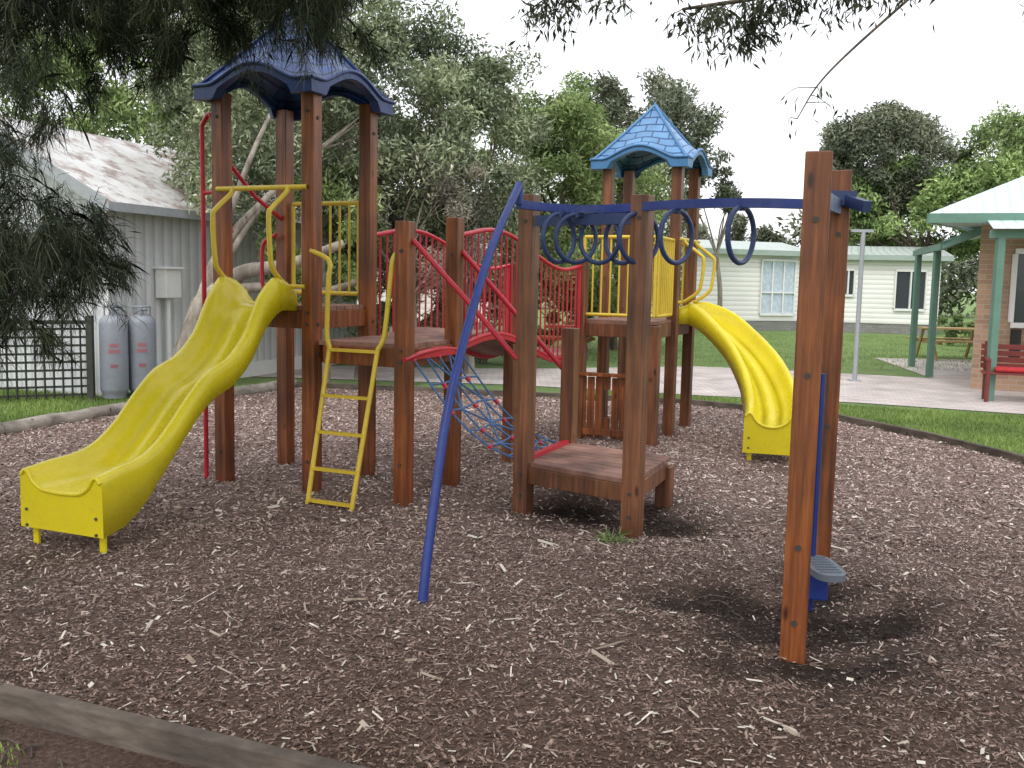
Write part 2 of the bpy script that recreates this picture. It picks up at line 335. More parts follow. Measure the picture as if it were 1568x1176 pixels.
# bark chips
def inpoly(x,y):
    ins=np.zeros(len(x),bool); n=len(poly); j=n-1
    for i in range(n):
        xi,yi=poly[i]; xj,yj=poly[j]
        c=((yi>y)!=(yj>y))&(x<(xj-xi)*(y-yi)/(yj-yi)+xi); ins^=c; j=i
    return ins
def chips(n,y0,y1,L,W,name,mat=M_chip,lift=0,soil=False):
    x=rng.uniform(-5.8,5.2,n); y=rng.uniform(y0,y1,n); k=inpoly(x,y)&(np.abs(x)<y*.6+.5); x=x[k];y=y[k]
    s=np.array([soilf(a,b) for a,b in zip(x,y)]); k=(rng.random(len(x))<s*.9) if soil else (rng.random(len(x))>s*.93); x=x[k];y=y[k]
    z=np.array([gz(a,b) for a,b in zip(x,y)])+rng.uniform(.0,.012,len(x))+lift; n=len(x)
    a=rng.uniform(0,2*math.pi,n); tilt=rng.normal(0,.28,n); d=np.stack([np.cos(a)*np.cos(tilt),np.sin(a)*np.cos(tilt),np.sin(tilt)],1)
    s=unit(np.cross(d,np.array([0,0,1.])+rng.normal(size=(n,3))*.35))
    l=(L*np.exp(rng.normal(0,.45,n)))[:,None]; w=(W*np.exp(rng.normal(0,.4,n)))[:,None]; P=np.stack([x,y,z],1)
    tp=rng.uniform(.3,1,n)[:,None]
    Q=np.stack([P-d*l/2-s*w/2*tp,P-d*l/2*.9+s*w/2,P+d*l/2+s*w/2*tp,P+d*l/2*.8-s*w/2],1)
    npmesh(name,Q,4,mat,mo)
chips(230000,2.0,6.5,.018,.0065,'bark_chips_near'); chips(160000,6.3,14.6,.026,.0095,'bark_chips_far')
chips(14000,2,14,.030,.009,'leaf_litter',M_litter,.006); chips(600,2.2,10,.07,.013,'fallen_gum_leaves',M_litter,.010)
chips(120000,3.4,8.0,.014,.007,'soil_crumbs',M_darkchip,.002,True)
# paving
m=MB(); m.add([(-6,16.6,-.02),(0,16.0,-.02),(2.98,15.0,-.02),(5.2,14.5,-.02),(7.3,13.5,-.02),(14,12.0,-.02),(14,24,-.02),(9,24,-.02),(8.2,18.8,-.02),(5.5,19.9,-.02),(3.9,20.4,-.02),(0,18.9,-.02),(-6,18.6,-.02)],[tuple(range(13))]); m.obj('paved_path',[M_pave])
# bare soil verge by the front sleeper; its dark brown also paints in shade
m=MB(); pts=[(-3.7,4.31),(-1.98,3.60),(-.45,3.0),(.6,2.59),(.3,2.2),(-1.2,2.3),(-1.9,2.7),(-3.2,3.2)]
m.add([(x,y,-.024) for x,y in pts],[tuple(range(len(pts)))[::-1]]); m.obj('soil_verge_ground',[M_mulch])
# grass blades on the lawn near the pit
def blades(name,n,f,h=.045):
    P=f(n); k=~inpoly(P[:,0],P[:,1]); P=P[k]; n=len(P); a=rng.uniform(0,6.28,n); s=np.stack([np.cos(a),np.sin(a),0*a],1)*.005
    t=rng.normal(0,.35,(n,3)); t[:,2]=1; t=t*(h*rng.uniform(.5,1.3,n))[:,None]
    return npmesh(name,np.stack([P-s,P+s,P+t],1),3,L_grass)
def fr(n):
    y=rng.uniform(8,15.2,n); x=rng.uniform(1.5,9,n); k=(y<16.0-.37*x-.05); return np.stack([x[k],y[k],np.full(k.sum(),-.03)],1)
def fl(n):
    y=rng.uniform(8,15,n); x=rng.uniform(-8,-2.5,n); return np.stack([x,y,np.full(n,-.03)],1)
def fn(n):
    x=rng.uniform(-3.5,.2,n); y=rng.uniform(2.0,4.2,n); d_=(3.62-.395*(x+1.98)-.06)-y; nz=np.array([noise.noise(V3((a*3,b*3,9))) for a,b in zip(x,y)]); k=(d_>.12)&(nz>.0-(x<-1.7)*.2); return np.stack([x[k],y[k],np.full(k.sum(),-.03)],1)
g1=blades('grass_blades',90000,fr); blades('grass_blades',60000,fl,.06); blades('grass_blades',12000,fn,.032)
def ff(n):
    y=rng.uniform(20.5,35,n); x=rng.uniform(1,20,n); return np.stack([x,y,np.full(n,-.03)],1)
blades('grass_blades',40000,ff,.06)
# borders
def border(name,pts,w,h,z0,mat,log=False):
    m=MB()
    for a,b in zip(pts[:-1],pts[1:]):
        A=V3((*a,0));Bv=V3((*b,0)); d=(Bv-A).normalized()*.004
        if log:
            L=(Bv-A).length; q=[A.lerp(Bv,i/8)+V3((random.uniform(-.02,.02),random.uniform(-.02,.02),z0+h/2+random.uniform(-.01,.01))) for i in range(9)]
            m.tube(q,h*.55,seg=10)
        else:
            m.beam(A+d+V3((0,0,z0+h/2)),Bv-d+V3((0,0,z0+h/2)),w,h)
    return m.obj(name,[mat],None,0 if log else .008)
border('timber_edging',[(-5.2,6),(-3.9,4.40),(-1.98,3.62),(1.5,2.25),(3.5,1.46)],.06,.14,-.05,M_sleeper)
border('log_edging',[(-5.7,8),(-5.32,9.93),(-4.72,11.68),(-3.37,14.86)],.1,.15,-.03,M_log,True)
border('timber_edging',[(-3.37,14.86),(-.5,14.3),(2.56,13.62),(4.19,12.37),(4.76,10.94),(5.1,9.47),(5.1,7),(4.6,4),(3.5,1.46)],.06,.14,-.06,M_sleeper)
# stray twigs at the front edge and across the pit
m=MB()
for i in range(70):
    x=random.uniform(-2.6,-.4); y=3.52-.395*(x+1.98)+random.uniform(-.45,-.06); a=random.uniform(0,3.14); l=random.uniform(.04,.16)
    m.tube([(x,y,-.018),(x+math.cos(a)*l/2,y+math.sin(a)*l/2,-.005),(x+math.cos(a)*l,y+math.sin(a)*l,-.015)],.004,seg=5)
for i in range(60):
    x=random.uniform(-3,3); y=random.uniform(3.9,8.5); a=random.uniform(0,3.14); l=random.uniform(.05,.2); z=gz(x,y)+.014
    m.tube([(x,y,z),(x+math.cos(a)*l/2,y+math.sin(a)*l/2+.01,z+.012),(x+math.cos(a)*l,y+math.sin(a)*l,z)],.0032,seg=5)
m.obj('fallen_twigs',[M_bark])

# ---------------------------------------------------------------- play structure
TH=-.43
ex=V3((.908,-.419,0)); ey=V3((.419,.908,0))
def deck(m,c,z,n,th=.035,mi=0,gap=.008):
    c=[V3((*p[:2],z)) for p in c]
    for i in range(n):
        t0=i/n; t1=(i+1)/n-gap/max(.2,(c[3]-c[0]).length)
        a=c[0].lerp(c[3],t0);b=c[1].lerp(c[2],t0);d=c[0].lerp(c[3],t1);e=c[1].lerp(c[2],t1)
        dz=V3((0,0,th+random.uniform(0,.003))); m.hexa([a-dz,b-dz,e-dz,d-dz],[a,b,e,d],mi)
def frame(m,c,z,h=.14,w=.045,mi=0):
    cc=[V3((*p[:2],z-h/2-.037)) for p in c]
    for i in range(4):
        a=cc[i];b=cc[(i+1)%4]; d=(b-a).normalized()*.058; m.beam(a+d,b-d,w,h,mi)
def bolts(m,x,y,zs,fx,w=.0585,mi=0):
    for z in zs:
        p=V3((x,y,z))+fx*w; m.tube([p,p+fx*.008],.014,mi,8)
def roof(parent,c,half,z0,z1,mt,mb):
    m=MB(); c=V3((*c,0)); ns=24; ntt=12
    dirs=[(ex,ey),(ey,-ex),(-ex,-ey),(-ey,ex)]
    def eave(s): return .14*max(0,math.cos(min(1,abs(s)/.72)*math.pi/2))**1.3
    def arch(s):
        q=abs(s)/.62; return .24*math.sqrt(1-q*q) if q<1 else 0
    for dx,dy in dirs:
        vs=[];fs=[];uv=[]
        for i in range(ntt+1):
            t=i/ntt
            for j in range(ns+1):
                s=-1+2*j/ns; p=c+(dx*s*half-dy*half)*(1-t); z=z0+(z1-z0)*(t**1.06)+eave(s)*(1-t)**3
                vs.append((p.x,p.y,z)); uv.append((s*(1-t)*.9+5,t*.92+.03))
        for i in range(ntt):
            for j in range(ns): fs.append((i*(ns+1)+j,i*(ns+1)+j+1,(i+1)*(ns+1)+j+1,(i+1)*(ns+1)+j))
        m.add(vs,fs,0,True,uv)
        # fascia band with arch cut out, with thickness and a rolled rim
        vs=[];fs=[]
        for j in range(ns+1):
            s=-1+2*j/ns; k=half+.012; p=c+dx*s*k-dy*k; q=c+dx*s*(half-.05)-dy*(half-.05)
            zt=z0+.012+eave(s); zb=min(z0-.09+arch(s),zt-.055)
            vs+=[(p.x,p.y,zt),(p.x,p.y,zb),(q.x,q.y,zb),(q.x,q.y,zt-.02)]
        for j in range(ns):
            a=j*4;b=a+4; fs+=[(a+1,b+1,b,a),(a+2,b+2,b+1,a+1),(a+3,b+3,b+2,a+2)]
        m.add(vs,fs,1,False)
        m.tube([c+dx*(-1+2*j/ns)*(half+.014)-dy*(half+.014)+V3((0,0,z0+.014+eave(-1+2*j/ns))) for j in range(ns+1)],.016,1,6)
        # hip ridge
        m.tube([c+(dx*half-dy*half)*(1-t)+V3((0,0,z0+(z1-z0)*(t**1.06)+.004)) for t in [k/8 for k in range(9)]],.018,1,6)
    m.tube([c+V3((0,0,z1-.02)),c+V3((0,0,z1+.04))],.025,1,8,r2=.01)
    return m.obj('tiled_roof',[mt,mb],parent)
def barrier(m,a,b,z0,z1,mi,n,r=.011,R=.019,topf=None,botf=None):
    a=V3((*a[:2],0));b=V3((*b[:2],0)); K=24
    tf=topf or (lambda t:z1); bf=botf or (lambda t:z0)
    def P(t,z): p=a.lerp(b,t); return V3((p.x,p.y,z))
    m.tube([P(i/K,tf(i/K)) for i in range(K+1)],R,mi); m.tube([P(i/K,bf(i/K)) for i in range(K+1)],R,mi)
    for i in range(n+1):
        t=i/n; m.tube([P(t,bf(t)),P(t,tf(t))],r if 0<i<n else R,mi,6)
def loop_handles(m,pc,dl,do,zt,zb,hw,mi):
    pc=V3((*pc,0))
    m.tube([pc-dl*.44+V3((0,0,zt)),pc+dl*.44+V3((0,0,zt))],.02,mi)
    for s in(-1,1):
        q=pc+dl*hw*s; g=lambda o,z:q+do*o+V3((0,0,z))
        m.tube(cr([g(0,zt),g(.04,zt-.05),g(.20,zt-.17),g(.24,zt-.24),g(.22,zb+.20),g(.17,zb+.10),g(.03,zb)],5),.02,mi)
        m.tube([q+V3((0,0,zb)),pc+dl*.42*s+V3((0,0,zb))],.017,mi)

A=(-2.37,7.91);Bp=(-2.04,8.66);C=(-1.57,7.54);D=(-1.25,8.29);Ep=(-.81,7.22);F=(-.49,7.97)
T1=E('play_tower',(-1.81,8.1,0))
m=MB()
for p in(A,Bp,C,D): m.post(*p,-.15,3.14,rz=TH)
m.obj('posts',[M_post],T1,.007)
m=MB()
for p in(A,C): bolts(m,*p,(.25,1.33,1.42,2.38,2.95),-ey)
for p in(C,D): bolts(m,*p,(1.1,1.33,2.9),ex)
m.obj('bolts',[M_bolt],T1)
m=MB(); deck(m,(A,C,D,Bp),1.47,7); m.obj('deck',[M_deck],T1,.003)
m=MB(); frame(m,(A,C,D,Bp),1.47); m.obj('deck_frame',[M_post],T1,.004)
ctr=((A[0]+Bp[0]+C[0]+D[0])/4,(A[1]+Bp[1]+C[1]+D[1])/4)
roof(T1,ctr,.555,3.16,3.86,M_roofA,M_roofbandA)
m=MB(); fc=((A[0]+C[0])/2,(A[1]+C[1])/2); loop_handles(m,(V3((*fc,0))-ey*.06)[:2],ex,-ey,2.38,1.62,.27,0)
pa=V3((*Bp,0))+ex*.09; pb=V3((*D,0))-ex*.09; barrier(m,pa,pb,1.56,2.33,0,7); m.obj('yellow_barrier_and_handles',[M_ypaint],T1)
m=MB(); a=V3((*A,0)); q=a-ex*.20
m.tube([q+V3((0,0,-.1)),q+V3((0,0,1.6)),q+V3((0,0,2.9))],.02,0)
m.tube(cr([a+V3((0,0,2.86))-ex*.06,q+ex*.08+V3((0,0,2.98)),q+V3((0,0,2.9))],6),.02,0)
m.tube(cr([a+V3((0,0,2.36))-ex*.06,q+V3((0,0,2.36))],6),.016,0)
g=V3((*Bp,0)); m.tube([a+ey*.06+V3((0,0,2.62)),a+ey*.4+V3((0,0,2.36)),g-ey*.06+V3((0,0,2.2))],.018,0)
for g,s in((a+ey*.12,1),(V3((*Bp,0))-ey*.12,-1)):
    m.tube(cr([g+V3((0,0,1.5)),g-ex*.14+V3((0,0,1.58)),g-ex*.16+V3((0,0,1.78)),g-ex*.14+V3((0,0,1.98)),g+V3((0,0,2.06))],5),.018,0)
m.obj('red_fire_pole',[M_red],T1)

# mid platform
T2=E('climbing_platform',(-1.03,7.76,0)); m=MB()
for p,h in((Ep,2.12),(F,2.2)): m.post(*p,-.15,h,rz=TH)
m.obj('posts',[M_post],T2,.007)
m=MB(); bolts(m,*Ep,(.3,1.08,1.16,1.9),-ey); bolts(m,*F,(1.08,1.9),-ey); m.obj('bolts',[M_bolt],T2)
zz=1.21; ii=.062
dk=[V3((*C,0))+ex*ii,V3((*Ep,0)),V3((*F,0)),V3((*D,0))+ex*ii]
m=MB(); deck(m,dk,zz,7); m.obj('deck',[M_deck],T2,.003)
m=MB(); frame(m,dk,zz); m.obj('deck_frame',[M_post],T2,.004)
# ladder
m=MB(); lt=[V3((-1.40,7.37,1.16)),V3((-1.01,7.21,1.16))]; lb=[V3((-1.53,7.17,-.03)),V3((-1.17,7.01,-.03))]
for s in(0,1): m.tube([lb[s],lt[s]],.019)
for k in(.04,.24,.47,.70,.99): m.beam(lb[0].lerp(lt[0],k),lb[1].lerp(lt[1],k),.04,.022)
c3=V3((*C,0));e3=V3((*Ep,0))
m.tube(cr([lt[0],lt[0]+V3((-.02,0,.12)),lt[0]+V3((-.01,0,.5)),lt[0]+V3((-.01,.03,.66)),c3-ey*.06+V3((.03,0,1.90))],6),.019)
m.tube(cr([lt[1],lt[1]+V3((.05,0,.12)),lt[1]+V3((.09,0,.5)),lt[1]+V3((.11,0,.68)),e3-ex*.05+V3((0,0,1.90))],6),.019)
m.obj('yellow_ladder',[M_ypaint],T2)
# red arch bridge
T3=E('arch_bridge',(-.2,9.3,0)); Q1=(.73,10.42); Q2=(1.48,10.09)
fz=lambda t:float(np.interp(t,[0,.12,.25,.4,.6,.75,.88,1],[1.17,1.24,1.27,1.22,1.05,.95,.93,1.0]))
def sm(f): return lambda t:(f(max(0,t-.08))+f(max(0,t-.04))+f(t)+f(min(1,t+.04))+f(min(1,t+.08)))/5
fzs=sm(fz); nS=V3((*F,0))+ey*.08; nE=V3((.70,10.36,0)); fS=V3((*D,0))+ey*.08; fE=V3((-.06,10.72,0))
m=MB(); barrier(m,nS,nE,0,0,0,24,.010,.020,lambda t:fzs(t)+.88,lambda t:fzs(t)-.03)
barrier(m,fS,fE,0,0,0,24,.010,.020,lambda t:fzs(t)+.88,lambda t:fzs(t)-.03)
for a_,b_ in((nS,nE),(fS,fE)):
    for i in range(24):
        t,u=i/24,(i+1)/24; p=a_.lerp(b_,t);q=a_.lerp(b_,u); p.z=fzs(t)-.05;q.z=fzs(u)-.05; m.beam(p,q,.03,.055)
m.obj('red_railings',[M_red],T3)
m=MB()
for i in range(26):
    t=(i+.03)/26;u=(i+.93)/26; a_=nS.lerp(nE,t);b_=nS.lerp(nE,u);c_=fS.lerp(fE,u);d_=fS.lerp(fE,t)
    s=(c_-b_).normalized()*.03
    B0=[a_+s,b_+s,c_-s,d_-s]; zt=[fzs(t),fzs(u),fzs(u),fzs(t)]
    m.hexa([V3((p.x,p.y,z-.035)) for p,z in zip(B0,zt)],[V3((p.x,p.y,z)) for p,z in zip(B0,zt)])
m.obj('bridge_boards',[M_deck],T3,.003)
m=MB(); m.post(.02,10.75,-.1,1.9,.1,TH); m.post(-.02,9.0,-.1,1.12,.1,TH); m.obj('bridge_posts',[M_post2],T3,.006)

# low platform with tall posts
Gp=(.10,7.09);H=(.84,6.48);J=(1.2,7.38);I=(.48,8.02)
T4=E('timber_step_platform',(.65,7.2,0))
m=MB(); m.post(*Gp,-.15,2.32,.12,-.5); m.post(*H,-.15,2.28,.125,-.5); m.post(*I,-.15,1.32,.115,-.5); m.post(*J,-.15,.30,.115,-.5); m.obj('posts',[M_post2],T4,.007)
m=MB(); deck(m,(V3((*Gp,0)),V3((*H,0)),V3((*J,0))+V3((.05,.05,0)),V3((*I,0))),.365,9,mi=0); m.obj('deck',[M_deck],T4,.003)
m=MB(); frame(m,(Gp,H,J,I),.365,.12); m.obj('deck_frame',[M_post2],T4,.004)
m=MB()
for p in(Gp,H): bolts(m,*p,(.12,.28,2.13),V3((-math.sin(.5),-math.cos(.5),0)),.0615)
m.obj('bolts',[M_bolt],T4)
# net + red handrails
T5=E('rope_climbing_net',(-.15,7.6,0)); m=MB()
c0=V3((-.76,7.24,1.12));c1=V3((-.44,7.98,1.12));c2=V3((.46,7.98,.34));c3_=V3((.13,7.16,.34))
def NP(u,v):
    p=c0.lerp(c3_,u).lerp(c1.lerp(c2,u),v); p.z-=.16*math.sin(math.pi*u)*(1+.1*math.sin(7*v)); return p
nu,nv=6,4
for j in range(nv+1): m.tube([NP(i/24,j/nv) for i in range(25)],.0085,0,6)
for i in range(nu):
    for j in range(nv):
        a_,b_=((i/nu,j/nv),((i+1)/nu,(j+1)/nv)) if (i+j)%2 else ((i/nu,(j+1)/nv),((i+1)/nu,j/nv))
        if (i*3+j)%3: m.tube([NP(*a_),NP(*b_)],.0085,0,6)
for i in range(1,nu,1): m.tube([NP(i/nu,k/8) for k in range(9)],.0085,0,6)
for i in range(0,nu+1):
    for j in range(nv+1):
        if (i+j)%2==0:
            p=NP(i/nu,j/nv); q=NP(min(1,i/nu+.03),j/nv) if i<nu else NP(i/nu-.03,j/nv); m.tube([p,(p+q)/2,q],.018,1,7)
m.obj('net_ropes',[M_rope,M_red],T5)
m=MB(); m.tube(cr([(-.80,7.14,1.10),(-.68,7.36,1.14),(-.55,7.7,1.15),(-.42,7.98,1.12)],6),.019)
m.beam((-.74,7.25,1.12),(-.44,7.95,1.12),.03,.05)
m.beam((.14,7.17,.37),(.46,7.93,.37),.05,.05)
g=V3((*Gp,0));e=V3((*Ep,0));f3=V3((*F,0));i3=V3((*I,0))
m.tube([e+V3((.06,-.02,1.98)),e.lerp(g,.5)+V3((.0,-.02,1.56)),g+V3((-.07,-.02,1.13))],.02)
m.tube([f3+V3((.06,0,1.93)),i3+V3((-.06,0,.98))],.02)
m.obj('red_handrails',[M_red],T5)

# ring climber
T6=E('overhead_ring_climber',(1.0,5.8,0))
K=(1.355,4.42);L=(1.85,5.6)
m=MB(); m.post(*K,-.25,2.30,.118,-.30); m.post(*L,-.2,2.36,.112,-.30); m.obj('posts',[M_post],T6,.007)
m=MB(); fk=V3((-math.sin(.3),-math.cos(.3),0)); bolts(m,*K,(.14,2.0,1.3,.5),fk,.06); bolts(m,*L,(2.0,.9),fk,.057); m.obj('bolts',[M_bolt],T6)
m=MB(); tr=cr([(.02,6.45,2.2),(.22,6.66,2.2),(.45,6.75,2.2),(.7,6.62,2.2),(.95,6.28,2.2),(1.2,5.92,2.19),(1.45,5.72,2.18),(1.76,5.62,2.17)],6)
for a_,b_ in zip(tr[:-1],tr[1:]): m.beam(a_,b_+(b_-a_)*.12,.05,.055)
m.tube(cr([(-.45,4.96,-.15),(-.45,4.96,0),(-.40,5.10,.55),(-.33,5.32,1.1),(-.16,5.87,1.83),(.02,6.45,2.33)],8),.026)
m.tube([(.02,6.45,2.20),(.02,6.45,2.30)],.03)
m.obj('blue_ring_track',[M_blue],T6)
m=MB(); ringp=[(.30,6.69,48),(.42,6.74,30),(.58,6.70,-35),(.73,6.60,-42),(.82,6.46,38),(1.02,6.18,52),(1.34,5.80,62)]
for x,y,an in ringp:
    yw=math.atan2(x,y); a_=math.radians(an)-yw; lx=V3((math.cos(a_),math.sin(a_),0)); cz=2.175-.165-.012
    m.tube([V3((x,y,cz))+lx*.16*math.cos(t)+V3((0,0,.165*math.sin(t))) for t in [2*math.pi*k/32 for k in range(32)]],.0165,0,8,True)
    m.tube([(x,y,2.14),(x,y,2.19)],.02,0,8)
m.obj('hanging_rings',[M_blued],T6)
m=MB(); m.beam((.155,7.03,2.13),(.79,6.53,2.13),.05,.075); m.beam((K[0]+.05,K[1]+.09,2.1),(L[0]-.04,L[1]-.08,2.15),.05,.08)
m.beam((1.86,5.53,2.19),(1.91,5.33,2.14),.05,.06); m.beam((1.76,5.53,2.20),(1.91,5.52,2.20),.05,.08); m.obj('blue_crossbeams',[M_blued],T6)
T7=E('swivel_foot_step',(1.66,5.1,0)); m=MB(); m.tube([(1.66,5.16,-.15),(1.66,5.16,1.24)],.022); m.box((1.66,5.1,.11),(.14,.20,.14),-.3); m.obj('blue_pole_and_base',[M_blue],T7,.01)
m=MB()
pl=[];n=24
for k in range(n):
    t=2*math.pi*k/n; x=.085*abs(math.cos(t))**.6*math.copysign(1,math.cos(t)); y=.19*abs(math.sin(t))**.6*math.copysign(1,math.sin(t)); pl.append((x+1.67,y+5.0))
m.add([(x,y,.20) for x,y in pl]+[(x,y,.235) for x,y in pl],[tuple(range(n))[::-1],tuple(range(n,2*n))]+[(k,(k+1)%n,n+(k+1)%n,n+k) for k in range(n)])
for k in range(7): m.box((1.67,4.87+k*.045,.238),(.11,.012,.008),0)
m.obj('foot_plate',[M_grey],T7)

# right tower
A2=(1.05,11.16);B2=(1.37,11.9);C2=(1.78,10.83);D2=(2.1,11.57)
T8=E('play_tower',(1.5,11.2,0)); m=MB()
for p in(A2,B2,C2,D2): m.post(*p,-.15,3.05,rz=TH)
m.post(*Q1,-.15,1.95,rz=TH); m.post(*Q2,-.15,1.26,rz=TH); m.obj('posts',[M_post2],T8,.007)
m=MB(); deck(m,(A2,C2,D2,B2),1.30,7); deck(m,(Q1,Q2,C2,A2),1.305,7); m.obj('deck',[M_deck],T8,.003)
m=MB(); frame(m,(A2,C2,D2,B2),1.30); frame(m,(Q1,Q2,V3((*C2,0))-ey*.065,V3((*A2,0))-ey*.065),1.305); m.obj('deck_frame',[M_post2],T8,.004)
roof(T8,((A2[0]+D2[0])/2,(A2[1]+D2[1])/2),.545,3.06,3.73,M_roofB,M_roofbandB)
m=MB(); q1=V3((*Q1,0));q2=V3((*Q2,0));cc2=V3((*C2,0));a2=V3((*A2,0));b2_=V3((*B2,0));d2=V3((*D2,0))
barrier(m,q1+ex*.02,q2-ex*.02,1.36,2.18,0,8); barrier(m,q2+ey*.03,cc2-ey*.08,1.36,2.18,0,8); barrier(m,b2_+ex*.09,d2-ex*.09,1.36,2.18,0,8)
loop_handles(m,((cc2+d2)/2+ex*.06)[:2],ey,ex,2.2,1.5,.26,0); m.obj('yellow_barrier_and_handles',[M_ypaint],T8)
m=MB()
for i in range(9):
    p=q1.lerp(q2,(i+.5)/9)
    if i in(3,6): 
        m.box((p.x,p.y,.16),(.072,.022,.2),TH); m.box((p.x,p.y,.63),(.072,.022,.14),TH)
    else: m.box((p.x,p.y,.36),(.078,.022,.66),TH)
m.beam(q1+V3((0,0,.72))-ey*.03,q2+V3((0,0,.72))-ey*.03,.10,.035); m.beam(q1.lerp(q2,.07)+V3((0,0,.1))-ey*.03,q2.lerp(q1,.07)+V3((0,0,.1))-ey*.03,.03,.07)
for k in range(3): m.box((q1+ey*(.12+.22*k)-ex*.3+V3((0,0,.95+.12*k))),(.62,.2,.035),TH)
m.obj('play_counter_panel',[M_post],T8,.004)

# slides
def slide(name,path,lip,sk,wd,feet):
    P=cr([(x,y,z) for x,y,z in path],6); n=len(P); par=E(name,(P[-1].x,P[-1].y,0))
    def at(arr,i): return float(np.interp(i/(n-1),np.linspace(0,1,len(arr)),arr))
    vs=[];fs=[]; m_=0
    for i,p in enumerate(P):
        t=(P[min(i+1,n-1)]-P[max(i-1,0)]); t.z=0; t.normalize(); lat=V3((-t.y,t.x,0)); w=at(wd,i); lp=at(lip,i); s=at(sk,i)
        half=[(-w-.035,-s),(-w-.03,lp-.05),(-w-.022,lp-.018),(-w-.005,lp),(-w+.028,lp+.003),(-w+.05,lp-.018),(-w+.062,lp-.05),(-w+.08,lp*.45),(-w+.11,lp*.13+.005),(-w+.16,.0),(-w*.35,-.006),(0,-.008)]
        full=half+[(-a,b) for a,b in half[-2::-1]]; m_=len(full)
        for a,b in full: q=p+lat*a; vs.append((q.x,q.y,p.z+b))
    for i in range(n-1):
        for k in range(m_):
            l=(k+1)%m_; fs.append((i*m_+k,i*m_+l,(i+1)*m_+l,(i+1)*m_+k))
    m=MB(); m.add(vs,fs,0,True); m.add(vs[:m_],[tuple(range(m_))[::-1]]); m.add(vs[-m_:],[tuple(range(m_))])
    m.obj('chute',[M_yplastic],par)
    m=MB(); t=(P[-1]-P[-4]); t.z=0;t.normalize(); lat=V3((-t.y,t.x,0)); pe=P[-1]; w=wd[-1]; lp=lip[-1]
    # rolled front nose following the last section
    prof=[(-w-.02,lp-.03),(-w+.01,lp),(-w+.04,lp-.01),(-w+.065,lp-.05),(-w+.10,lp*.25),(-w+.16,.0),(0,-.01)]
    prof=prof+[(-a,b) for a,b in prof[-2::-1]]
    m.tube(cr([pe+lat*a+V3((0,0,b-.008)) for a,b in prof],3),.014,0,8)
    for s in(-1,1):
        f=pe-t*.06+lat*s*(w-.03); m.box((f.x,f.y,.03),(.045,.02,feet),math.atan2(lat.y,lat.x))
    m.obj('exit_nose_and_feet',[M_yplastic],par,.004)
    m=MB()
    for s in(-1,1):
        for z in(.12,.22):
            f=pe+lat*s*(w-.02)+V3((0,0,-pe.z+z)); m.tube([f,f+t*.008],.010,0,8)
    m.obj('bolts',[M_bolt],par)
    return par
d=V3((-.383,-.924,0)); p0=V3((-1.965,7.70,0)); prof=[(-.02,1.475),(.1,1.49),(.24,1.47),(.38,1.35),(.55,1.13),(.75,.97),(.98,.88),(1.16,.75),(1.35,.57),(1.52,.44),(1.68,.385),(1.86,.375),(2.05,.365)]
path=[((p0+d*s).x,(p0+d*s).y,z) for s,z in prof]
slide('yellow_slide',path,[.12,.17,.21,.20,.15,.14,.14,.13,.13,.14,.14,.13,.11],[.05]*9+[.08,.16,.24,.26],[.25,.25,.26]+[.245]*6+[.25,.265,.285,.305],.16)
slide('yellow_slide',[(1.93,11.24,1.30),(2.12,11.18,1.30),(2.32,11.0,1.22),(2.50,10.72,1.04),(2.62,10.42,.84),(2.67,10.1,.64),(2.66,9.8,.47),(2.60,9.55,.37),(2.53,9.3,.35)],[.13,.2,.18,.16,.16,.16,.15,.14,.12],[.05,.05,.05,.05,.05,.05,.15,.27,.28],[.25,.25,.25,.24,.24,.24,.24,.23,.23],.12)

# ---------------------------------------------------------------- left: shed, fence, bottles
S=E('metal_shed',(-5.6,13.3,0)); c0=V3((-5.62,13.35,0));wd_=V3((1.42,3.9,0)).normalized(); wl=V3((-wd_.y,wd_.x,0)); Ls=7.0; Ws=4.5
m=MB()
def wallq(m,a,b,z0,z1,mi=0):
    L=(b-a).length; m.quad(a+V3((0,0,z0)),b+V3((0,0,z0)),b+V3((0,0,z1)),a+V3((0,0,z1)),mi,[(0,z0),(L,z0),(L,z1),(0,z1)])
c1_=c0+wd_*Ls; c2_=c1_+wl*Ws; c3s=c0+wl*Ws
for a_,b_ in((c0,c1_),(c1_,c2_),(c2_,c3s),(c3s,c0)): wallq(m,a_,b_,-.05,2.62)
mid=c0+wl*Ws/2; m.add([c0+V3((0,0,2.62)),c3s+V3((0,0,2.62)),mid+V3((0,0,3.75))],[(0,1,2)],0,False,[(0,0),(4.5,0),(2.2,1)])
m.obj('walls',[M_shedwall],S)
m=MB(); ov=.35; f0=c0-wd_*ov-wl*ov; f1=c1_+wd_*ov-wl*ov; r0=mid-wd_*ov; r1=r0+wd_*(Ls+2*ov); g0=c3s-wd_*ov+wl*ov; g1_=c2_+wd_*ov+wl*ov
ze=V3((0,0,2.62));zr=V3((0,0,3.95))
for a_,b_,c_,d_ in((f0,f1,r1,r0),(g1_,g0,r0,r1)): m.quad(a_+ze,b_+ze,c_+zr,d_+zr,0,[(0,0),(7.7,0),(7.7,2.8),(0,2.8)])
m.obj('roof',[M_shedroof],S)
m=MB(); m.beam(f0+ze+V3((0,0,-.05)),f1+ze+V3((0,0,-.05)),.12,.12); m.beam(f0+ze+V3((0,0,-.03)),r0+zr+V3((0,0,-.03)),.03,.16); m.beam(g0+ze+V3((0,0,-.03)),r0+zr+V3((0,0,-.03)),.03,.16); m.obj('gutter_and_fascia',[M_steel],S)
m=MB(); m.beam(c0-wl*.012+V3((0,0,.1)),c1_-wl*.012+V3((0,0,.1)),.03,.25); m.beam(c0-wl*.02+V3((0,0,0)),c0-wl*.02+V3((0,0,2.6)),.07,.07); m.obj('trim',[M_white],S)
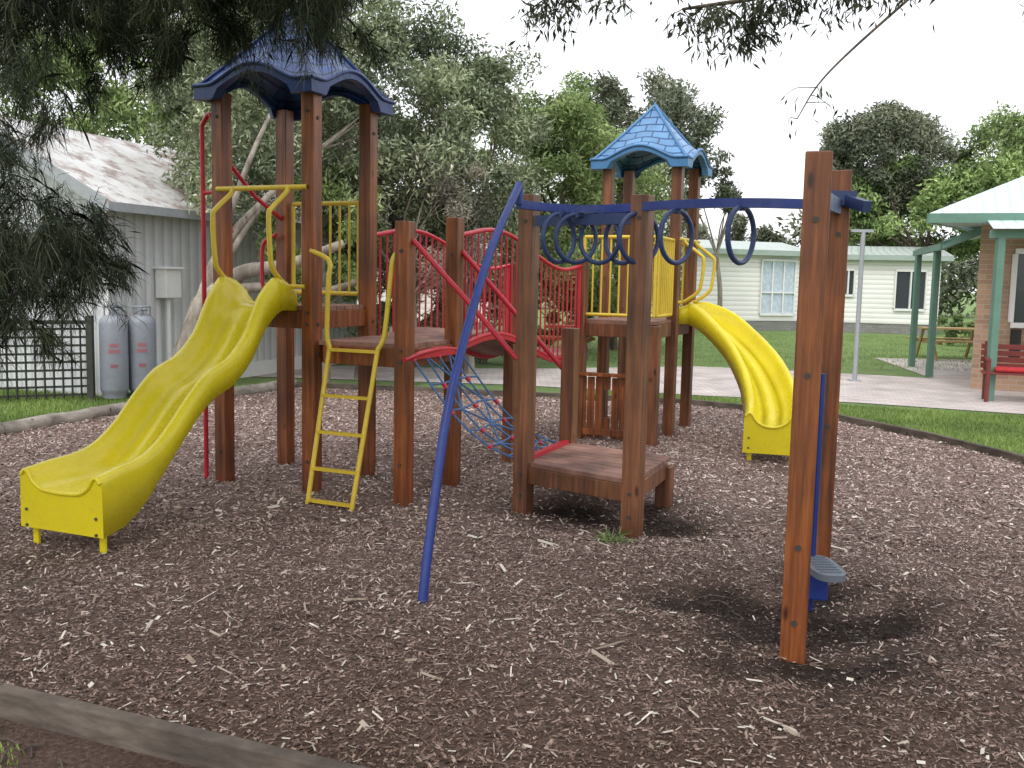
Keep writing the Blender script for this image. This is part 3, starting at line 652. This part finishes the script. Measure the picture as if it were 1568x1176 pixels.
o=E('meter_box',(-5.13,14.35,0)); m=MB(); pb=c0+wd_*1.15-wl*.11; m.box((pb.x,pb.y,1.55),(.34,.2,.42),math.atan2(wd_.y,wd_.x)); m.box((pb.x+.01,pb.y-.01,1.78),(.40,.26,.04),math.atan2(wd_.y,wd_.x)); m.beam(pb+V3((0,0,0)),pb+V3((0,0,1.34)),.05,.05); m.obj('box_with_lid_and_conduit',[M_white],o,.01)
for (x,y) in((-5.42,13.1),(-5.13,13.35)):
    o=E('gas_bottle',(x,y,0)); m=MB(); r=.185
    prof_=[(.15,0),(.155,.06),(.175,.09),(r,.13),(r,.55),(r,1.0),(.175,1.06),(.13,1.11),(.06,1.13),(.03,1.14)]
    vs=[];n=24
    for rr,z in prof_:
        for k in range(n): vs.append((x+rr*math.cos(6.2832*k/n),y+rr*math.sin(6.2832*k/n),z))
    fs=[(i*n+k,i*n+(k+1)%n,(i+1)*n+(k+1)%n,(i+1)*n+k) for i in range(len(prof_)-1) for k in range(n)]
    m.add(vs,fs,0,True); m.tube([(x,y,1.12),(x,y,1.24)],.03); m.tube([(x,y,1.2),(x+.08,y-.02,1.2)],.018)
    m.tube([(x+.11*math.cos(t),y+.11*math.sin(t),1.24) for t in [6.2832*k/20 for k in range(20)]],.012,0,6,True)
    for t in(.3,1.9,3.4,5.0): m.tube([(x+.11*math.cos(t),y+.11*math.sin(t),1.09),(x+.11*math.cos(t),y+.11*math.sin(t),1.24)],.012,0,6)
    m.obj('cylinder_body',[M_gas],o)
    m=MB()
    for z,wi in((.42,.10),(.62,.16),(.70,.12)):
        K_=8; a0=math.atan2(-y,-x)
        for k in range(K_):
            t0=a0-wi*5*.5+wi*5*k/K_; t1=t0+wi*5/K_*.7; rr=r+.003
            m.quad((x+rr*math.cos(t0),y+rr*math.sin(t0),z),(x+rr*math.cos(t1),y+rr*math.sin(t1),z),(x+rr*math.cos(t1),y+rr*math.sin(t1),z+.05),(x+rr*math.cos(t0),y+rr*math.sin(t0),z+.05))
    m.obj('stencil_marks',[M_dirtlbl],o)
o=E('lattice_fence',(-6,12.6,0)); m=MB(); a_=V3((-8.6,11.4,0)); b_=V3((-5.68,12.95,0)); dd=(b_-a_); LL=dd.length; dd.normalize()
for i in range(int(LL/.11)+1):
    p=a_+dd*i*.11; m.beam(p+V3((0,0,.02)),p+V3((0,0,1.0)),.035,.012)
nn=V3((-dd.y,dd.x,0))*.014
for k in range(9): m.beam(a_+nn+V3((0,0,.06+k*.11)),b_+nn+V3((0,0,.06+k*.11)),.012,.03)
m.beam(a_+V3((0,0,1.03)),b_+V3((0,0,1.03)),.06,.05)
for p in(a_,a_+dd*1.65,b_): m.beam(p-nn*4+V3((0,0,-.05)),p-nn*4+V3((0,0,1.12)),.08,.08)
m.obj('lattice_panels',[M_fence],o)

# ---------------------------------------------------------------- right: cabins and brick building
def cabin(x0,x1,y0,y1,ze,wins,roofm=M_cabroof,side=3.2):
    par=E('holiday_cabin',((x0+x1)/2,y0,0)); a=V3((x0,y0,0));b=V3((x1,y1,0)); d=(b-a).normalized(); nrm=V3((-d.y,d.x,0)); c=b+nrm*side; e_=a+nrm*side; m=MB()
    for p,q in((a,b),(b,c),(c,e_),(e_,a)): wallq(m,p,q,.35,ze)
    m.obj('walls',[M_board],par)
    m=MB(); 
    for p,q in((a,b),(b,c),(e_,a)): wallq(m,p+nrm*.03,q+nrm*.03,-.05,.36)
    m.obj('block_base',[M_base],par)
    m=MB(); ov=.35; A_=a-nrm*ov-d*ov;B_=b-nrm*ov+d*ov;C_=c+nrm*ov+d*ov;D_=e_+nrm*ov-d*ov; r0=(A_+D_)/2+d*.2;r1=(B_+C_)/2-d*.2; L=(B_-A_).length
    z=V3((0,0,ze+.02)); zr=V3((0,0,ze+.42))
    m.quad(A_+z,B_+z,r1+zr,r0+zr,0,[(0,0),(L,0),(L,2),(0,2)]); m.quad(C_+z,D_+z,r0+zr,r1+zr,0,[(0,0),(L,0),(L,2),(0,2)])
    m.add([B_+z,C_+z,r1+zr],[(0,1,2)],0,False,[(0,0),(3,0),(1.5,1)]); m.add([D_+z,A_+z,r0+zr],[(0,1,2)],0,False,[(0,0),(3,0),(1.5,1)])
    m.obj('roof',[roofm],par)
    m=MB(); m.beam(A_+z-V3((0,0,.1)),B_+z-V3((0,0,.1)),.05,.2); m.beam(D_+z-V3((0,0,.1)),A_+z-V3((0,0,.1)),.05,.2); m.beam(B_+z-V3((0,0,.1)),C_+z-V3((0,0,.1)),.05,.2); m.obj('fascia',[M_fascia],par)
    for i,(s0,s1,z0,z1,cur) in enumerate(wins):
        g=MB(); p=a+d*s0-nrm*.03;q=a+d*s1-nrm*.03; wallq(g,p,q,z0,z1); g.obj('window_glass_%d'%i,[M_curtain if cur else M_glass],par)
        g=MB(); p=p-nrm*.03;q=q-nrm*.03
        for zq in(z0,z1): g.beam(p+V3((0,0,zq)),q+V3((0,0,zq)),.06,.09)
        for k in(0,.33,.66,1) if cur else (0,.5,1): r=p.lerp(q,k)-nrm*.004; g.beam(r+V3((0,0,z0+.05)),r+V3((0,0,z1-.05)),.09,.05)
        if cur: zq=(z0+z1)/2-.2; g.beam(p-nrm*.008+V3((0,0,zq)),q-nrm*.008+V3((0,0,zq)),.05,.05)
        g.obj('window_frame_%d'%i,[M_white],par)
    return par
cabin(4.2,11.2,36.0,38.2,3.05,[(5.6,7.1,.6,2.7,True),(1.2,2.6,1.3,2.4,False)])
cabin(12.4,16.2,37.9,37.0,2.95,[(.35,.8,1.4,2.4,False),(2.3,3.4,.9,2.4,False)])
cabin(-5.0,-.6,31,31,2.4,[(1,2,1,2,False)])
# brick reception building
BB=E('brick_building',(8,16.8,0)); a=V3((8.05,16.9,0)); d=V3((.93,-.36,0)).normalized(); n_=V3((-d.y,d.x,0)); b=a+d*7; c=b+n_*8; e_=a+n_*8+d*2.5
m=MB(); 
for p,q in((a,b),(b,c),(c,e_),(e_,a)): wallq(m,p,q,-.05,3.05)
m.obj('brick_walls',[M_brick],BB)
m=MB(); A_=V3((7.0,16.6,2.98)); B_=A_+d*9.5; C_=B_+n_*9; D_=A_+n_*9+d*3; ap=A_.lerp(C_,.5)+V3((.0,0,2.3))
for p,q in((A_,B_),(B_,C_),(C_,D_),(D_,A_)): m.add([p,q,ap],[(0,1,2)],0,False,[(0,0),((q-p).length,0),((q-p).length/2,4)])
m.obj('hip_roof',[M_bldroof],BB)
m=MB(); m.beam(A_-V3((0,0,.08)),B_-V3((0,0,.08)),.06,.16); m.beam(D_-V3((0,0,.08)),A_-V3((0,0,.08)),.06,.16); m.obj('fascia',[M_green],BB)
m=MB(); z_=V3((0,0,-.15)); m.add([A_+z_,B_+z_,C_+z_,D_+z_],[(0,1,2,3)]); m.obj('eave_soffit',[M_fascia],BB)
m=MB(); p=a+d*.55-n_*.03; q=a+d*3.6-n_*.03; wallq(m,p,q,1.15,2.35); m.obj('window_glass',[M_glass],BB)
m=MB(); p-=n_*.03;q-=n_*.03
for zq in(1.12,2.38): m.beam(p+V3((0,0,zq)),q+V3((0,0,zq)),.07,.09)
for k in(0,.25,.5,.75,1): r=p.lerp(q,k)-n_*.004; m.beam(r+V3((0,0,1.17)),r+V3((0,0,2.33)),.06,.07)
m.obj('window_frame',[M_white],BB)
m=MB(); p=a+d*.6-n_*.035; m.beam(p+V3((0,0,.5)),p+V3((0,0,1.05)),.5,.04); m.obj('wall_vent',[M_dark],BB)
VV=E('verandah',(7.8,16,0)); m=MB()
for x,y,z in((7.5,15.1,2.52),(8.27,19.1,2.45),(8.9,21.5,2.45),(11.5,13.6,2.52)): m.beam((x,y,-.05),(x,y,z),.11,.11)
m.beam((7.35,15.15,2.57),(11.6,13.55,2.57),.07,.12); m.beam((8.0,18.3,2.5),(9.05,22.1,2.5),.07,.12); m.beam((8.0,18.25,2.52),(8.35,16.95,2.85),.05,.14)
m.obj('green_posts_and_beams',[M_green],VV)
m=MB(); m.quad((7.3,14.95,2.645),(11.9,13.3,2.645),(12.6,15.1,2.95),(8.05,16.8,2.95),0,[(0,0),(5,0),(5,2),(0,2)])
m.quad((7.95,18.2,2.575),(8.4,16.95,2.89),(11,21.5,3.0),(9.05,22.3,2.575),0,[(0,0),(0,2),(4,2),(4,0)]); m.obj('verandah_roof',[M_bldroof],VV)
o=E('steel_pole',(6.37,17.9,0)); m=MB(); m.tube([(6.37,17.9,-.05),(6.37,17.9,2.72)],.045); m.beam((6.15,17.9,2.74),(6.55,17.9,2.74),.08,.05); m.box((6.37,17.9,-.01),(.2,.2,.03)); m.obj('pole_with_arm',[M_steel],o)
# red bench
o=E('park_bench',(8.0,14.7,0)); m=MB(); bd=V3((.93,-.36,0)).normalized(); bn=V3((-bd.y,bd.x,0)); b0=V3((7.45,15.35,0))
for k in range(4): m.beam(b0+bn*(-.1-k*.1)+V3((0,0,.43)),b0+bd*1.6+bn*(-.1-k*.1)+V3((0,0,.43)),.08,.03)
for k in range(4): m.beam(b0+bn*(.02+.02*k)+V3((0,0,.52+k*.1)),b0+bd*1.6+bn*(.02+.02*k)+V3((0,0,.52+k*.1)),.025,.08)
for s in(.08,.8,1.52):
    p=b0+bd*s; m.beam(p-bn*.42+V3((0,0,-.02)),p-bn*.42+V3((0,0,.62)),.05,.05); m.beam(p+V3((0,0,-.02)),p+bn*.1+V3((0,0,.9)),.05,.05); m.beam(p-bn*.45+V3((0,0,.63)),p+bn*.03+V3((0,0,.65)),.06,.04)
m.obj('slatted_bench',[M_benchred],o,.004)
m=MB(); p=b0+bd*.45-bn*.22+V3((0,0,.485)); m.box(p,(.55,.34,.07),math.atan2(bd.y,bd.x)); m.obj('seat_cushion',[M_cushion],o,.025)
o=E('picnic_table',(11,24,0)); m=MB(); p=V3((11.0,24.2,0))
for k in range(5): m.box((p.x,p.y-.3+k*.15,.74),(1.7,.13,.04))
for s in(-1,1):
    for k in(0,1): m.box((p.x,p.y+s*(.62+.12*k),.45),(1.7,.11,.04))
    m.beam(p+V3((s*.6,-.75,.41)),p+V3((s*.6,.75,.41)),.04,.09); m.beam(p+V3((s*.6,-.3,.72)),p+V3((s*.6,.3,.72)),.05,.08)
    for t in(-1,1): m.beam(p+V3((s*.64,t*.25,.70)),p+V3((s*.64,t*.6,-.03)),.04,.09)
m.obj('table_and_benches',[M_picnic],o)

# ---------------------------------------------------------------- trees
def tree(name,base,cc,rad,nc,nl,L,W,lm,bark=M_bark,tr=.16,droop=.1,cs=.28,shell=.55,lean=None,limbs=8,flat=.75,extra=None):
    par=E(name,base); base=V3(base); cc=V3(cc)
    cl=[]
    while len(cl)<nc:
        v=rng.normal(size=3); v/=np.linalg.norm(v); r=rng.uniform(shell,1)**.7
        v=v*r; 
        if v[2]<-.75: continue
        cl.append((cc.x+v[0]*rad[0],cc.y+v[1]*rad[1],cc.z+v[2]*rad[2]))
    cl=np.array(cl); R0=min(rad)*cs; rr=R0*rng.uniform(.6,1.35,nc)
    idx=rng.integers(0,nc,nl); v=unit(rng.normal(size=(nl,3)))*(rng.random((nl,1))**.45); v[:,2]*=flat
    P=cl[idx]+v*rr[idx][:,None]
    npmesh('crown_foliage',leaves(P,L,W,droop),4,lm,par)
    m=MB(); fork=base.lerp(cc,.55) if lean is None else V3(lean)
    m.tube(cr([base-V3((0,0,.1)),base.lerp(fork,.5)+V3((random.uniform(-.1,.1),random.uniform(-.1,.1),0)),fork],6),tr,0,10,r2=tr*.7)
    for k in rng.choice(nc,min(limbs,nc),replace=False):
        e=V3(cl[k]); md=fork.lerp(e,.5)+V3((random.uniform(-.15,.15)*rad[0],random.uniform(-.15,.15)*rad[1],.05*rad[2]))
        m.tube(cr([fork,md,e],5),tr*.38,0,7,r2=tr*.07)
        for q in range(3):
            k2=V3((e.x+random.uniform(-1,1)*R0*1.5,e.y+random.uniform(-1,1)*R0*1.5,e.z+random.uniform(-.3,1)*R0)); m.tube([md.lerp(e,.5),k2.lerp(md,.3),k2],tr*.12,0,5,r2=tr*.03)
    for pts,r0_,r1_ in (extra or []): m.tube(cr(pts,6),r0_,0,10,r2=r1_)
    m.obj('trunk_and_limbs',[bark],par); return par
# tea-tree mass behind the tower
tree('tea_tree',(-4.55,12.5,0),(-3.7,15.4,4.1),(1.8,1.6,1.9),70,26000,.11,.036,L_tea,M_barkpale,.16,lean=(-4.1,12.7,1.35),limbs=2,
     extra=[([(-4.1,12.7,1.3),(-3.6,12.8,1.72),(-3.0,12.9,1.85),(-2.3,13.1,2.15)],.13,.06),([(-3.9,12.75,1.5),(-3.3,12.9,1.55),(-2.6,13.2,1.5),(-1.9,13.6,1.75)],.09,.04),([(-4.1,12.7,1.3),(-3.9,13.1,2.1),(-3.3,13.8,3.0)],.10,.04)])
tree('tea_tree',(-2.6,16.5,0),(-2.2,16.6,3.9),(1.7,1.6,2.5),84,38000,.11,.036,L_tea,M_barkpale,.12)
tree('tea_tree',(-.8,17.8,0),(-1.0,17.8,3.5),(1.5,1.6,2.7),80,36000,.11,.036,L_tea,M_barkpale,.12)
tree('tea_tree',(-1.7,15.6,0),(-1.6,15.9,2.6),(1.8,1.0,1.1),40,14000,.10,.02,L_grey,M_barkpale,.08,limbs=20)
tree('tea_tree',(-2.9,14.9,0),(-3.0,15.3,2.2),(1.1,.8,1.2),40,14000,.10,.036,L_green,M_barkpale,.08,limbs=5)
tree('tea_tree',(.2,20,0),(.45,20.5,3.3),(1.6,1.8,2.6),70,30000,.13,.042,L_green,M_bark,.15)
tree('tea_tree',(1.6,22,0),(1.5,22.3,3.3),(1.8,1.6,2.9),70,28000,.13,.046,L_green,M_bark,.15)
tree('tea_tree',(2.6,25,0),(2.7,25,2.9),(1.8,1.6,2.6),56,20000,.15,.05,L_tea,M_bark,.15)
tree('gum_tree',(-8.5,22,0),(-8.0,22,5.3),(3.2,2.5,2.6),70,26000,.18,.06,L_green,M_bark,.2)
tree('gum_tree',(-5.2,20,0),(-5.2,20,5.2),(2.1,1.8,2.5),70,26000,.15,.05,L_tea,M_bark,.18)
tree('dark_dome_tree',(3.7,31,0),(3.8,31,6.3),(2.4,2.4,1.8),90,34000,.16,.06,L_dark,M_bark,.25)
tree('gum_tree',(7.2,34,0),(6.9,34,5.0),(1.1,1.1,1.2),22,3500,.2,.06,L_dark,M_barkpale,.10)
tree('dark_dome_tree',(15.6,42,0),(15.6,42,7.1),(2.7,2.5,2.2),110,42000,.20,.07,L_dark,M_bark,.3)
tree('gum_tree',(21,42,0),(22,44,6.8),(3.6,3,2.6),60,20000,.25,.08,L_green,M_bark,.3)
tree('green_tree',(17,39.5,0),(16.8,40.5,4.9),(3.2,2.4,2.3),80,24000,.23,.095,L_bright,M_bark,.25)
tree('green_tree',(20,36,0),(20.5,37,4.9),(3.4,2.4,2.5),80,24000,.23,.095,L_bright,M_bark,.25)
tree('gum_tree',(10,46,0),(10,46,3.2),(3,2,1.7),40,12000,.22,.08,L_dark,M_bark,.2)
tree('shrub',(13.2,27,0),(13.2,27,.5),(.8,.5,.5),20,5000,.1,.05,L_green,M_bark,.04)
tree('shrub',(14.5,30,0),(14.3,30,.6),(1.1,.6,.7),20,5000,.1,.05,L_green,M_bark,.04)
for x,y,r in((-3.6,19,1.3),(-2.2,19.6,1.3),(-.6,20,1.3),(1.2,24,1.5),(-6.8,19.8,1.6)):
    tree('shrub',(x,y,0),(x,y,.9),(r,.8,1.0),26,9000,.12,.045,L_tea if r<1.5 else L_green,M_bark,.05)
def treeline(name,x0,x1,y,h,n,lm):
    cl=[]; 
    for i in range(70):
        x=x0+(x1-x0)*i/69; hh=h*(.6+.5*(.5+noise.noise(V3((x*.12,y,0)))))
        for k in range(4): cl.append((x+random.uniform(-1,1),y+random.uniform(-2,2),hh*random.uniform(.15,.95),1.4))
    cl=np.array(cl); idx=rng.integers(0,len(cl),n); v=unit(rng.normal(size=(n,3)))*rng.random((n,1))**.4*1.6
    npmesh(name,leaves(cl[idx][:,:3]+v,.45,.2),4,lm)
treeline('distant_tree_line',-50,50,62,6.0,50000,L_dark)

# casuarina on the left: trunk out of frame, drooping needle foliage
CT=E('casuarina_tree',(-5.3,5.6,0)); m=MB(); base=V3((-5.3,5.6,-.1)); fork=V3((-5.1,5.7,2.6)); top=V3((-4.6,5.6,6))
m.tube(cr([base,(-5.35,5.6,1.2),fork,(-4.9,5.7,4.2),top],6),.2,0,12,r2=.08)
def limb(pts,r):
    P=cr(pts,8); m.tube(P,r,0,8,r2=r*.25); return P
Ls_=[limb([(-5.0,5.7,3.6),(-3.9,6.0,3.75),(-2.7,6.2,3.65),(-1.6,6.4,3.5)],.05),limb([(-5.0,5.7,3.2),(-4.1,5.9,3.45),(-3.2,6.1,3.35),(-2.4,6.2,3.15)],.04),
 limb([(-4.9,5.7,4.3),(-3.6,6.2,4.3),(-2.2,6.4,4.0),(-1.1,6.7,3.75)],.05),limb([(-5.1,5.7,2.9),(-4.3,5.8,3.0),(-3.5,5.9,2.6),(-3.1,5.95,1.9)],.035),limb([(-5.1,5.7,2.5),(-4.3,5.7,2.5),(-3.5,5.8,2.1),(-3.1,5.9,1.5)],.03),
 limb([(-4.8,5.7,5.0),(-3.2,4.6,5.4),(-1.5,3.2,5.5),(0,2.4,5.3)],.06)]
def tuft(c,n,out):
    c=np.array(c); 
    tw=unit(np.array([[rng.normal(0,.5),rng.normal(0,.5),-.9]]))[0]; ln=rng.uniform(.15,.4)
    t=rng.random((n,1)); P=c+tw*t*ln+rng.normal(0,.025,(n,3)); D=unit(rng.normal(size=(n,3))*.65+tw*.8+np.array([0,0,-.35])); out.append((P,D))
out=[]
def region(n,x0,x1,y0,y1,zf,dens=None):
    k=0
    while k<n:
        x=rng.uniform(x0,x1); y=rng.uniform(y0,y1)
        if dens and rng.random()>dens(x): continue
        z0,z1=zf(x); tuft((x,y,rng.uniform(z0,z1)),int(rng.uniform(90,180)),out); k+=1
region(400,-4.0,-1.0,5.6,6.8,lambda x:(3.22+.05*(x+2.5)-.12*math.sin(x*5),4.1),lambda x:1 if x<-2.2 else .65)
region(95,-2.2,-1.05,5.8,6.6,lambda x:(3.5,4.1))
region(170,-3.9,-2.5,5.4,6.3,lambda x:(1.25+.9*max(0,x+3.1),2.25))
region(50,-3.9,-2.6,5.4,6.4,lambda x:(2.35,3.2))
P=np.concatenate([o[0] for o in out]);Dd=np.concatenate([o[1] for o in out])
npmesh('drooping_needles',strands(P,Dd,.15,.0036,.5),5,L_cas,CT)
for i in range(110):
    k=random.randrange(len(out)); e=V3(out[k][0].mean(0)); Lm=random.choice(Ls_[:5]); s=min(Lm,key=lambda q:(q-e).length)
    if (s-e).length<.7: m.tube(cr([s,s.lerp(e,.5)+V3((0,0,.06)),e],4),.007,0,5,r2=.003)
m.obj('trunk_and_limbs',[M_barkdark],CT)
# overhead canopy of both trees above the viewpoint (shades the foreground)
def canopy(name,par,boxes,n,lm,L,W):
    cl=[]
    for (x0,x1,y0,y1,z0,z1,k) in boxes:
        for i in range(k): cl.append((rng.uniform(x0,x1),rng.uniform(y0,y1),rng.uniform(z0,z1)))
    cl=np.array(cl); idx=rng.integers(0,len(cl),n); v=unit(rng.normal(size=(n,3)))*rng.random((n,1))**.5*.55; v[:,2]*=.6
    npmesh(name,leaves(cl[idx]+v,L,W,.5),4,lm,par)
canopy('upper_crown',CT,[(-7,-.5,.5,6.0,5.2,7.0,100)],15000,L_cas,.20,.07)
# eucalyptus, trunk behind the viewpoint to the right
ET=E('eucalyptus_tree',(5.2,-1.5,0)); m=MB()
m.tube(cr([(5.2,-1.5,-.1),(5.1,-1.4,2),(4.8,-.8,3.8),(4.2,1,5.2),(3.6,3.5,5.4)],6),.28,0,12,r2=.12)
br=[[(3.6,3.5,5.4),(3.3,5.5,4.7),(2.7,6.9,4.05),(1.9,7.3,3.83),(1.2,7.4,3.72)],[(3.3,5.5,4.7),(3.4,7.0,4.35),(3.12,8.0,4.02),(2.62,8.0,3.55),(2.40,8.0,3.3),(2.26,8.0,3.05)],[(2.7,6.9,4.05),(1.6,6.9,4.0),(.6,7.1,3.85),(.15,7.2,3.7)],[(3.3,5.5,4.7),(3.7,6.6,4.2),(3.85,7.2,3.9)],[(4.2,1,5.2),(2.5,2,6),(.5,2.5,6.4)],[(1.9,7.3,3.83),(1.75,7.3,3.6),(1.6,7.35,3.48)]]
rs=[.05,.018,.018,.02,.08,.010]
BP=[]
for b_,r in zip(br,rs): q=cr(b_,8); BP.append(q); m.tube(q,r,0,8,r2=r*.22)
LP=[]
def spray(c,n,ln):
    c=V3(c); e=c+V3((random.uniform(-.25,.25),random.uniform(-.2,.2),-ln)); m.tube(cr([c,c.lerp(e,.5)+V3((random.uniform(-.05,.05),0,.03)),e],4),.0045,0,5,r2=.002)
    for i in range(n):
        p=c.lerp(e,random.uniform(.15,1)); LP.append((p.x+random.gauss(0,.05),p.y+random.gauss(0,.05),p.z+random.gauss(0,.03)))
for i in range(60): spray(BP[0][random.randrange(16,33)],random.randint(14,28),random.uniform(.08,.36))
for i in range(46): spray(BP[2][random.randrange(6,25)],random.randint(10,20),random.uniform(.05,.30))
for i in range(12): spray(BP[5][random.randrange(2,17)],14,random.uniform(.04,.15))
for i in range(5): spray(BP[1][random.randrange(30,41)],4,random.uniform(.04,.10))
for i in range(10): spray(BP[3][random.randrange(12,17)],12,random.uniform(.1,.3))
m.obj('trunk_and_limbs',[M_bark],ET)
npmesh('hanging_leaves',leaves(np.array(LP),.085,.019,1.2,.8),4,L_euc,ET)
canopy('upper_crown',ET,[(-1,6,-1.5,5.5,5.6,7.4,120)],16000,L_euc,.16,.07)
# weed by the step platform
W0=E('weed_plant',(.66,6.3,0)); n=80; P=np.tile(np.array([[.66,6.22,-.02]]),(n,1))+rng.normal(0,.035,(n,3))*np.array([1,1,0]); dd_=unit(np.stack([rng.normal(0,.8,n),rng.normal(0,.8,n),rng.uniform(.4,1.1,n)],1))
npmesh('weed_leaves',strands(P,dd_,.15,.014,.6),5,L_green,W0)
